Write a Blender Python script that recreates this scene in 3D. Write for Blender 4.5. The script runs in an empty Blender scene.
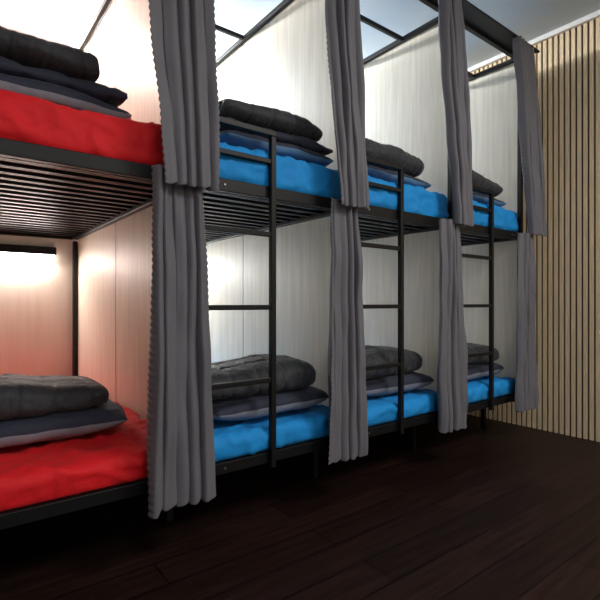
import bpy, bmesh, math, random
from mathutils import Vector, noise
random.seed(4)
H=1.0
S=bpy.context.scene
S.view_settings.view_transform='Standard'
S.view_settings.look='None'

# ---------------- materials ----------------
def mat(name,col,rough=.6,metal=0,bump=0,bscale=50,var=0,vscale=5,stretch=(1,1,1),sheen=0,spec=.5):
    m=bpy.data.materials.new(name); m.use_nodes=True
    nt=m.node_tree; b=nt.nodes['Principled BSDF']
    b.inputs['Base Color'].default_value=(*col,1); b.inputs['Roughness'].default_value=rough
    b.inputs['Metallic'].default_value=metal
    b.inputs['Specular IOR Level'].default_value=spec
    if sheen: b.inputs['Sheen Weight'].default_value=sheen
    tc=nt.nodes.new('ShaderNodeTexCoord'); mp=nt.nodes.new('ShaderNodeMapping')
    mp.inputs['Scale'].default_value=stretch
    nt.links.new(tc.outputs['Object'],mp.inputs['Vector'])
    if var:
        n=nt.nodes.new('ShaderNodeTexNoise'); n.inputs['Scale'].default_value=vscale; n.inputs['Detail'].default_value=6
        nt.links.new(mp.outputs[0],n.inputs['Vector'])
        r=nt.nodes.new('ShaderNodeValToRGB')
        r.color_ramp.elements[0].position=.3; r.color_ramp.elements[1].position=.7
        r.color_ramp.elements[0].color=(*[c*(1-var) for c in col],1)
        r.color_ramp.elements[1].color=(*[min(1,c*(1+var)) for c in col],1)
        nt.links.new(n.outputs['Fac'],r.inputs['Fac']); nt.links.new(r.outputs['Color'],b.inputs['Base Color'])
    if bump:
        n2=nt.nodes.new('ShaderNodeTexNoise'); n2.inputs['Scale'].default_value=bscale; n2.inputs['Detail'].default_value=5
        nt.links.new(mp.outputs[0],n2.inputs['Vector'])
        bp=nt.nodes.new('ShaderNodeBump'); bp.inputs['Strength'].default_value=bump; bp.inputs['Distance'].default_value=.01
        nt.links.new(n2.outputs['Fac'],bp.inputs['Height']); nt.links.new(bp.outputs[0],b.inputs['Normal'])
    return m
def emis(name,col,s):
    m=bpy.data.materials.new(name); m.use_nodes=True
    b=m.node_tree.nodes['Principled BSDF']
    b.inputs['Base Color'].default_value=(*col,1)
    b.inputs['Emission Color'].default_value=(*col,1); b.inputs['Emission Strength'].default_value=s
    return m
M_steel=mat('black_steel',(.006,.006,.007),.45,.0,.05,200,spec=.3)
M_panel=mat('cream_woodgrain_panel',(.66,.61,.52),.5,0,.15,30,.10,11,(4,4,.2))
M_seam=mat('panel_joint',(.22,.19,.16),.6)
M_red=mat('red_sheet',(.78,.004,.010),.75,0,.7,12,.06,6,sheen=.03)
M_blue=mat('blue_sheet',(.002,.28,.74),.75,0,.7,12,.06,6,sheen=.03)
M_under=mat('mattress_underside',(.55,.52,.50),.8)
M_curt=mat('grey_curtain',(.135,.132,.155),.65,0,.12,300,.06,3,sheen=.12)
M_duv=mat('charcoal_duvet',(.026,.028,.034),.65,0,.6,35,.12,20,sheen=.12)
M_navy=mat('navy_cotton',(.022,.027,.052),.75,0,.5,30,.1,20,sheen=.1)
M_grey=mat('grey_cotton',(.24,.25,.29),.8,0,.2,80,.1,20)
M_ltbl=mat('pale_blue_cotton',(.10,.22,.38),.8,0,.2,80,.1,20)
M_ceil=mat('ceiling_paint',(.50,.57,.62),.8,0,.05,60)
M_wall=mat('cream_wall',(.64,.59,.52),.7,0,.1,30,.05,9,(3,3,.25))
M_slat=mat('oak_slat',(.68,.54,.36),.5,0,.1,60,.12,14,(6,6,.4))
M_gap=mat('dark_felt_backing',(.02,.015,.010),.9)
M_trim=mat('white_trim',(.7,.7,.7),.5)
M_ledw=emis('led_diffuser_warm',(1,.90,.84),16)
M_ledc=emis('led_diffuser_cool',(.85,.95,1),26)
M_zinc=mat('zinc',(.5,.5,.5),.3,1)

def floor_mat():
    m=bpy.data.materials.new('dark_wood_floor'); m.use_nodes=True
    nt=m.node_tree; b=nt.nodes['Principled BSDF']
    tc=nt.nodes.new('ShaderNodeTexCoord'); br=nt.nodes.new('ShaderNodeTexBrick')
    br.inputs['Scale'].default_value=1; br.inputs['Brick Width'].default_value=1.3; br.inputs['Row Height'].default_value=.16
    br.inputs['Mortar Size'].default_value=.003
    br.inputs['Color1'].default_value=(.023,.011,.0085,1); br.inputs['Color2'].default_value=(.013,.0065,.0052,1); br.inputs['Mortar'].default_value=(.003,.002,.0015,1)
    nt.links.new(tc.outputs['Object'],br.inputs['Vector'])
    mp=nt.nodes.new('ShaderNodeMapping'); mp.inputs['Scale'].default_value=(1.5,18,1)
    n=nt.nodes.new('ShaderNodeTexNoise'); n.inputs['Scale'].default_value=2; n.inputs['Detail'].default_value=8
    nt.links.new(tc.outputs['Object'],mp.inputs[0]); nt.links.new(mp.outputs[0],n.inputs['Vector'])
    r=nt.nodes.new('ShaderNodeValToRGB'); r.color_ramp.elements[0].position=.3; r.color_ramp.elements[1].position=.75
    r.color_ramp.elements[0].color=(.6,.6,.6,1); r.color_ramp.elements[1].color=(1.4,1.35,1.3,1)
    nt.links.new(n.outputs['Fac'],r.inputs[0])
    mx=nt.nodes.new('ShaderNodeMix'); mx.data_type='RGBA'; mx.blend_type='MULTIPLY'; mx.inputs[0].default_value=1
    nt.links.new(br.outputs['Color'],mx.inputs[6]); nt.links.new(r.outputs[0],mx.inputs[7])
    nt.links.new(mx.outputs[2],b.inputs['Base Color'])
    b.inputs['Roughness'].default_value=.45; b.inputs['Specular IOR Level'].default_value=.14
    bp=nt.nodes.new('ShaderNodeBump'); bp.inputs['Strength'].default_value=.2; bp.inputs['Distance'].default_value=.004
    nt.links.new(n.outputs['Fac'],bp.inputs['Height']); nt.links.new(bp.outputs[0],b.inputs['Normal'])
    return m
M_floor=floor_mat()

# ---------------- helpers ----------------
def link(o,parent=None):
    S.collection.objects.link(o)
    if parent: o.parent=parent
    return o
def empty(name,loc=(0,0,0)):
    e=bpy.data.objects.new(name,None); e.empty_display_size=.1; link(e); return e
def boxes(name,lst,mt,parent=None,bevel=0):
    vs=[];fs=[]
    for (x0,x1,y0,y1,z0,z1) in lst:
        b=len(vs)
        vs+=[(x0,y0,z0),(x1,y0,z0),(x1,y1,z0),(x0,y1,z0),(x0,y0,z1),(x1,y0,z1),(x1,y1,z1),(x0,y1,z1)]
        fs+=[tuple(b+i for i in f) for f in [(0,3,2,1),(4,5,6,7),(0,1,5,4),(1,2,6,5),(2,3,7,6),(3,0,4,7)]]
    me=bpy.data.meshes.new(name); me.from_pydata(vs,[],fs); me.materials.append(mt)
    o=bpy.data.objects.new(name,me); link(o,parent)
    if bevel:
        m=o.modifiers.new('b','BEVEL'); m.width=bevel; m.segments=2
    return o
def smooth(me):
    for p in me.polygons: p.use_smooth=True
def slab(name,x0,x1,y0,y1,z0,z1,r,mt,parent=None,amp=.006,freq=4,seed=0,res=.014,under=None):
    c=Vector(((x0+x1)/2,(y0+y1)/2,(z0+z1)/2)); h=Vector(((x1-x0)/2,(y1-y0)/2,(z1-z0)/2))
    bm=bmesh.new()
    for ax in range(3):
        a,b=(ax+1)%3,(ax+2)%3
        na=max(3,int(2*h[a]/res)); nb=max(3,int(2*h[b]/res))
        for s in(-1,1):
            g=[]
            for i in range(na+1):
                row=[]
                for j in range(nb+1):
                    p=Vector((0,0,0)); p[ax]=s*h[ax]; p[a]=-h[a]+2*h[a]*i/na; p[b]=-h[b]+2*h[b]*j/nb
                    row.append(bm.verts.new(p))
                g.append(row)
            for i in range(na):
                for j in range(nb):
                    q=[g[i][j],g[i+1][j],g[i+1][j+1],g[i][j+1]]
                    if s<0:q.reverse()
                    bm.faces.new(q)
    bmesh.ops.remove_doubles(bm,verts=bm.verts,dist=1e-5)
    for v in bm.verts:
        p=v.co.copy(); q=Vector([max(-h[k]+r,min(h[k]-r,p[k])) for k in range(3)])
        d=p-q
        n=d.normalized() if d.length>1e-6 else Vector((0,0,1))
        if d.length>1e-6: p=q+n*r
        w=p+c
        k=noise.fractal(Vector((w.x*freq+seed*7,w.y*freq,w.z*freq*1.5)),1,2,3)
        wx=w.x+.06*noise.noise(Vector((w.x*5,w.y*5,seed)))
        wy=w.y+.06*noise.noise(Vector((w.x*5,w.y*5,seed+5)))
        k2=1-abs(noise.noise(Vector((wx*freq*1.4+seed*3,wy*freq*.8+wx*2,w.z*freq*2))))*5
        k3=1-abs(noise.noise(Vector((wx*freq*2.1-wy*6+seed*3,wy*freq*1.6,w.z*freq*2+4))))*7
        a=amp*(k*.8+max(0,k2)*.75+max(0,k3)*.5)
        if n.z<-.5: a=0
        v.co=w+n*a
    me=bpy.data.meshes.new(name); bm.to_mesh(me); bm.free(); smooth(me)
    me.materials.append(mt)
    if under:
        me.materials.append(under)
        for p in me.polygons:
            cc=p.center
            if p.normal.z<-.98 and x0+r+.02<cc.x<x1-r-.02 and y0+r+.02<cc.y<y1-r-.02: p.material_index=1
    return link(bpy.data.objects.new(name,me),parent)

def pillow(name,cx,cy,z0,lx,ly,th,rot,mt,mt2=None,seed=0,dip=0):
    nu,nv=44,30; vs=[];fs=[];mi=[]
    cr,sr=math.cos(rot),math.sin(rot)
    def P(u,v,s):
        e=(max(0,1-abs(u)**3.2)*max(0,1-abs(v)**3.2))**.42
        pin=1-.05*abs(u*v)
        x=u*lx/2*(1+.05*(1-abs(v)**2)*abs(u)**3)*pin; y=v*ly/2*pin
        n=noise.fractal(Vector((u*2+seed*5,v*2,s*2)),1,2,3)
        n2=max(0,1-abs(noise.noise(Vector((u*3+seed,v*2,s))))*6)
        z=th/2*e*(s*(1+.16*n+.07*n2)) + .006*noise.noise(Vector((u*3,v*3,seed)))
        if s<0: z=max(z,-th/2)
        x+=.012*noise.noise(Vector((v*2,seed,1)))*abs(u); y+=.012*noise.noise(Vector((u*2,seed,5)))*abs(v)
        return (cx+x*cr-y*sr, cy+x*sr+y*cr, z0+th/2+z)
    for s in(1,-1):
        b=len(vs)
        for i in range(nu+1):
            for j in range(nv+1):
                u=math.sin((i/nu*2-1)*math.pi/2)*.35+(i/nu*2-1)*.65; v=math.sin((j/nv*2-1)*math.pi/2)*.35+(j/nv*2-1)*.65
                vs.append(P(u,v,s))
        for i in range(nu):
            for j in range(nv):
                a=b+i*(nv+1)+j; q=(a,a+nv+1,a+nv+2,a+1)
                fs.append(q if s>0 else q[::-1]); mi.append(0 if s>0 else 1)
    me=bpy.data.meshes.new(name); me.from_pydata(vs,[],fs)
    me.materials.append(mt); me.materials.append(mt2 or mt)
    for p,k in zip(me.polygons,mi): p.material_index=k
    bm=bmesh.new(); bm.from_mesh(me); bmesh.ops.remove_doubles(bm,verts=bm.verts,dist=.002); bm.to_mesh(me); bm.free()
    smooth(me)
    return link(bpy.data.objects.new(name,me))

def duvet(name,cx,cy,z0,lx,ly,th,layers,rot,mt,seed=0):
    t=th/layers
    path=[]
    n=34; yl,yr=-ly/2+t*.5, ly/2-t*.5
    for L in range(layers):
        z=t*.5+L*t
        ys=[yr+(yl-yr)*i/n for i in range(n+1)] if L%2==0 else [yl+(yr-yl)*i/n for i in range(n+1)]
        for y in ys: path.append(Vector((y,z)))
        if L<layers-1:
            end=ys[-1]; sg=-1 if L%2==0 else 1
            for k in range(1,10):
                a=math.pi*k/10
                path.append(Vector((end+sg*math.sin(a)*t*.5, z+t*.5-math.cos(a)*t*.5)))
    N=len(path); acc=[0]
    for i in range(1,N): acc.append(acc[-1]+(path[i]-path[i-1]).length)
    tot=acc[-1]; nx=110
    vs=[];fs=[]
    cr,sr=math.cos(rot),math.sin(rot)
    ring=2*N
    for i in range(nx+1):
        u=i/nx*2-1
        e=(max(0,1-abs(u)**7))**.5
        pts=[]
        for k in range(N):
            d=(path[min(k+1,N-1)]-path[max(k-1,0)]).normalized(); nn=Vector((-d.y,d.x))
            endf=min(1,math.sqrt(max(0,min(acc[k],tot-acc[k])/(t*.5))))
            sx=abs(math.sin(math.pi*((i/nx)*4.5+.08*math.sin(acc[k]*9)))); sy=abs(math.sin(math.pi*(acc[k]/.15+.3)))
            q=(min(1,sx*2.6)**.6)*(min(1,sy*2.6)**.6)
            nz=noise.fractal(Vector((u*2.5+seed*3,acc[k]*6,seed)),1,2,3)
            nf=max(0,1-abs(noise.noise(Vector((u*6+seed*3,acc[k]*11,seed))))*5)
            hw=t*.5*(.30+.70*e*endf)*(.74+.27*q+.17*nz-.10*nf)
            pts.append((path[k],nn,hw))
        sag=.10*th*math.sin(u*2.1+seed)+.02*noise.noise(Vector((u*1.5,seed,2)))
        outl=[p+nn*hw for p,nn,hw in pts]+[p-nn*hw for p,nn,hw in reversed(pts)]
        for kk,p in enumerate(outl):
            f=p.y/th
            x=u*lx/2*(1-.05*f*(.5+noise.noise(Vector((p.x*6,f*3,seed)))))
            y=p.x+.014*noise.noise(Vector((u*2.3,f*2,seed+3)))
            z=max(0,p.y+sag*f - .12*th*f*abs(p.x/(ly/2))**2 - .10*th*f*abs(u)**3)
            vs.append((cx+x*cr-y*sr,cy+x*sr+y*cr,z0+z))
    for i in range(nx):
        for k in range(ring):
            a=i*ring+k;b=i*ring+(k+1)%ring
            fs.append((a,a+ring,b+ring,b))
    for i,rev in((0,False),(nx,True)):
        for k in range(N-1):
            a=i*ring+k;b=a+1;c=i*ring+ring-2-k;d=i*ring+ring-1-k
            q=(a,b,c,d); fs.append(q[::-1] if rev else q)
    me=bpy.data.meshes.new(name); me.from_pydata(vs,[],fs); me.materials.append(mt)
    bm=bmesh.new(); bm.from_mesh(me); bmesh.ops.recalc_face_normals(bm,faces=bm.faces); bm.to_mesh(me); bm.free()
    smooth(me)
    return link(bpy.data.objects.new(name,me))

def interp(tab,t):
    for (a,va),(b,vb) in zip(tab,tab[1:]):
        if t<=b:
            k=(t-a)/(b-a); k=k*k*(3-2*k)*.5+k*.5
            return [p+(q-p)*k for p,q in zip(va,vb)]
    return tab[-1][1]
def curtain(name,px,ztop,zbot,tab,yc,folds,seed,mt):
    nu=120; nv=int((ztop-zbot)/.006); vs=[];fs=[]
    for j in range(nv+1):
        v=j/nv; l,r,a=interp(tab,v); z=ztop+(zbot-ztop)*v
        for i in range(nu+1):
            u=i/nu
            ph=u*folds*2*math.pi+seed*1.7+1.3*noise.noise(Vector((u*2,v*2.2,seed)))
            am=a*(.7+.35*math.cos(u*5.3+seed)+.5*noise.noise(Vector((u*4,v*2.4,seed+9))))
            sn=math.sin(ph); sn=math.copysign(abs(sn)**.8,sn)
            y=yc+am*sn+.25*am*math.sin(2.3*ph+v*2+seed)
            x=px+l+(r-l)*(u+.75/folds/2*math.sin(ph*1.0+1.2)*.7)
            edge=min(u,1-u)
            sc=.006*abs(math.sin(math.pi*z/.026))*max(0,1-edge/.03)
            x+= -sc if u<.5 else sc
            zz=z+(.010*math.sin(ph+.6)*v**6) +.004*noise.noise(Vector((u*8,v*9,seed)))
            y+=.010*noise.noise(Vector((u*5,v*7,seed+2)))
            vs.append((x,y,zz))
    for j in range(nv):
        for i in range(nu):
            a=j*(nu+1)+i; fs.append((a,a+1,a+nu+2,a+nu+1))
    me=bpy.data.meshes.new(name); me.from_pydata(vs,[],fs); me.materials.append(mt); smooth(me)
    o=link(bpy.data.objects.new(name,me))
    s=o.modifiers.new('s','SOLIDIFY'); s.thickness=.003
    return o

# ---------------- room ----------------
W=3.76; YB=3.84; CZ=3.09; XL=-2.4; YF=-2.0
boxes('floor',[(XL-.1,W+.12,YF-.1,YB+.1,-.1,0)],M_floor)
boxes('ceiling',[(XL-.1,W+.12,YF-.1,YB+.1,CZ,CZ+.1)],M_ceil)
boxes('wall_back',[(XL-.1,W+.12,YB,YB+.1,0,CZ)],M_wall)
boxes('wall_right',[(W+.02,W+.12,YF,YB,0,CZ)],M_gap)
sl=[];y=YF+.02
while y<YB-.04:
    sl.append((W-.002,W+.02,y,y+.0255,.0,CZ-.0)); y+=.0415
boxes('slatted_wall_panel',sl,M_slat)
boxes('wall_left',[(XL-.1,XL,YF,YB,0,CZ)],M_wall)
boxes('wall_front',[(XL-.1,W+.12,YF-.1,YF,0,CZ)],M_wall)
boxes('trim_1',[(W-.035,W-.005,YF,YB,CZ-.035,CZ)],M_trim)

P=[-.89,-.025,.834,1.700,2.578,3.455]
Y0=1.75
ZT=1.845+H

def bunk(x0,x1,mm,ladder,lo,last,first):
    e=empty('bunk_bed'); a,b=x0+.014,x1-.014; t=.032
    yb=YB-.03
    L=[]
    LEG=H-.72
    for xx in [x0]+([x1] if last else []):
        L.append((xx-.016,xx+.016,Y0,Y0+t,LEG,ZT))
        L.append((xx-.016,xx+.016,Y0+.30,Y0+.332,0,LEG))
        L.append((xx-.016,xx+.016,Y0+t,Y0+.30,LEG-.03,LEG-.001))
        L.append((xx-.016,xx+.016,Y0+.0,Y0+t,LEG-.03,LEG))
    L.append((a,a+t,yb-t,yb,0,.46+H)); L.append((b-t,b,yb-t,yb,0,.46+H))
    for z0,z1 in((-.72,-.672),(.472,.525)):
        L.append((x0+.0165,x1-.0165,Y0,Y0+t,H+z0,H+z1)); L.append((a+t,b-t,yb-t,yb,H+z0,H+z1))
        L.append((a,a+t,Y0+t,yb-t,H+z0,H+z1)); L.append((b-t,b,Y0+t,yb-t,H+z0,H+z1))
    L.append((x0+.0165,x1-.0165,Y0,Y0+t,ZT-t,ZT)); L.append((a,a+.028,Y0+t,yb,ZT-.03,ZT)); L.append((b-.028,b,Y0+t,yb,ZT-.03,ZT))
    for yy in(2.12,2.78,yb-.03): L.append((a+.028,b-.028,yy,yy+.026,ZT-.028,ZT-.002))
    boxes('frame',L,M_steel,e,.003)
    pn=[x1]+([x0] if first else [])
    for p in pn:
        boxes('side_panel',[(p-.01,p+.01,Y0+.034,YB-.002,.29,ZT-.02)],M_panel,e)
        boxes('panel_joint',[(p-.0115,p+.0115,2.84,2.844,.29,ZT-.02)],M_seam,e)
    s=[]
    yy=Y0+.10
    while yy<yb-.06:
        for z in(-.70,.488): s.append((a+t,b-t,yy,yy+.034,H+z,H+z+.014))
        yy+=.098
    boxes('slats',s,M_steel,e)
    k=int((x0+3)*10)
    slab('mattress_lower',a+.012,b-.012,Y0+.006,yb-.04,H-.675,H-.567,.035,mm,e,.015,5,k,under=M_under)
    slab('mattress_upper',a+.012,b-.012,Y0+.006,yb-.04,H+.512,H+.688,.04,mm,e,.012,5,k+1,under=M_under)
    if ladder:
        l0=x0; l1=x0+lo; r=.026
        L=[(l1,l1+r,Y0-.028,Y0-.002,H-.735,H+.745),(l0,l1+r,Y0-.028,Y0-.002,H+.745,H+.771)]
        for z in(.62,.295,-.03,-.355): L.append((l0,l1,Y0-.026,Y0-.004,H+z,H+z+.022))
        boxes('ladder',L,M_steel,e,.003)
    bl=[]
    for xx in(a+.1,b-.1,b-.14):
        for z in(-.70,.495): bl.append((xx,xx+.008,Y0-.004,Y0,H+z,H+z+.008))
    boxes('bolts',bl,M_zinc,e,.001)
    return e
LO=[0,0,.337,.345,.41]
for i in range(5):
    bunk(P[i],P[i+1],M_red if i<2 else M_blue,i>=2,LO[i],i==4,i==0)

boxes('curtain_track',[(P[0],P[5]+.01,1.625,1.645,ZT-.019,ZT-.005),(P[0],P[5]+.01,1.647,1.748,ZT-.012,ZT-.006)],M_steel,None,.002)

for i,p in enumerate(P):
    if i<1: continue
    sh=[0,0,0,-.02,.03,.09][i]; s0=[0,0,-.01,-.06,-.05,-.06][i]
    up=[(0,(-.26,-.03,.030)),(.35,(-.25,-.015,.032)),(.62,(-.225,0,.034)),(.85,(-.19,.01,.030)),(1,(-.175,.012,.028))]
    lo=[(0,(-.205,-.035,.024)),(.3,(-.205,-.01,.030)),(.6,(-.21,.005,.034)),(1,(-.22,.022,.040))]
    up=[(v,(l+s0*(1-v)+sh*(v**.6),r+s0*(1-v)+sh*(v**.5),a)) for v,(l,r,a) in up]
    ls=[0,0,0,-.02,-.03,.02][i]
    lo=[(v,(l+ls-.02*v*(i==5),r+ls+.02*(i>3),a)) for v,(l,r,a) in lo]
    hem=[0,.44,.44,.47,.478,.50][i]
    curtain('bed_curtain',p,ZT-.023,H+hem,up,1.635,4.3+.2*(i%2),i,M_curt)
    curtain('bed_curtain',p,H+.50,H-.758,lo,1.678,4.6-.3*(i%2),i+11,M_curt)

# bedding
for i in range(5):
    x1=P[i+1]
    zt=H-.556
    if i<2: cx,cy=x1-.53,2.24; hh=.135
    else: cx,cy=x1-.42,2.06; hh=.155
    pillow('pillow',cx,cy,zt,.70,.48,.13,.04*(-1)**i,M_navy,M_grey,i)
    duvet('folded_duvet',cx-.055,cy+.01,zt+.118,.62,.42,hh,2,-.05*(-1)**i,M_duv,i*2.3+1)
    zt=H+.698
    if i<2: cx,cy=x1-.56,2.10
    else: cx,cy=x1-[0,0,.395,.45,.42][i],2.02
    pillow('pillow',cx,cy,zt,.68 if i>1 else .70,.44,.12 if i<2 else .09,.03,M_navy,M_grey if i<2 else M_ltbl,i+10)
    if i<2:
        duvet('folded_duvet',cx-.0,cy-.01,zt+.108,.66,.42,.07,1,.03,M_navy,i+4.1)
        duvet('folded_duvet',cx-.06,cy,zt+.168,.56,.38,.13,2,.03,M_duv,i*1.7+3)
    elif i==2:
        duvet('folded_duvet',cx-.0,cy-.01,zt+.08,.66,.42,.06,1,.03,M_navy,i+4.1)
        duvet('folded_duvet',cx-.04,cy,zt+.132,.58,.38,.11,2,.03,M_duv,i*1.7+3)
    else:
        duvet('folded_duvet',cx-.05,cy,zt+.08,.58,.40,.155,2,.03,M_duv,i*1.7+3)

def area(name,loc,rot,sx,sy,en,col,parent=None):
    l=bpy.data.lights.new(name,'AREA'); l.shape='RECTANGLE'; l.size=sx; l.size_y=sy; l.energy=en; l.color=col
    o=bpy.data.objects.new(name,l); o.location=loc; o.rotation_euler=rot; link(o,parent); return o
for i in range(5):
    warm=i<2; col=(1,.85,.77) if warm else (1,.98,.95)
    led=M_ledw if warm else M_ledc
    e=empty('reading_lamp'); xa=P[i]+.2; xb=P[i+1]-.16
    boxes('housing',[(xa,xb,YB-.072,YB-.002,H+.35,H+.405)],M_steel,e,.004)
    boxes('diffuser',[(xa+.01,xb-.01,YB-.065,YB-.006,H+.328,H+.349)],led,e,.004)
    area('lamp_light',((xa+xb)/2,YB-.045,H+.322),(math.radians(-35),0,0),xb-xa-.04,.05,10 if warm else 17,col,e)
    e=empty('led_batten'); xa=P[i]+.06; xb=P[i+1]-.06
    boxes('housing',[(xa,xb,YB-.052,YB-.002,H+1.90,H+1.935)],M_trim,e,.004)
    boxes('diffuser',[(xa,xb,YB-.048,YB-.008,H+1.936,H+1.965)],led,e)
    area('batten_light',((xa+xb)/2,YB-.09,H+1.93),(math.radians(-45),0,0),xb-xa-.04,.05,22 if warm else 30,col,e)
    area('batten_uplight',((xa+xb)/2,YB-.09,H+1.94),(math.radians(-112),0,0),xb-xa-.04,.05,9 if warm else 13,col if warm else (.80,.92,1),e)

def ceil_fill(x,y,en,col,s=.5):  # unseen fill panel, added out of view to even out the room and curtains
    e=empty('ceiling_fill')
    boxes('housing',[(x-s,x+s,y-s,y+s,CZ-.04,CZ-.001)],M_trim,e,.005)
    area('fill_light',(x,y,CZ-.05),(0,0,0),1.9*s,1.9*s,en,col,e)
ceil_fill(2.4,-.7,66,(1,.97,.93)); ceil_fill(.2,-1.1,32,(.92,.96,1))

w=bpy.data.worlds.new('w'); S.world=w; w.use_nodes=True
w.node_tree.nodes['Background'].inputs[0].default_value=(.5,.6,.7,1); w.node_tree.nodes['Background'].inputs[1].default_value=.1

cam=bpy.data.cameras.new('camera'); co=bpy.data.objects.new('camera',cam); link(co)
co.location=(0,0,H); co.rotation_euler=(math.radians(90),0,-math.atan2(.611,.791))
cam.lens=28.02; cam.sensor_width=36; cam.shift_y=.005; cam.clip_start=.05
S.camera=co
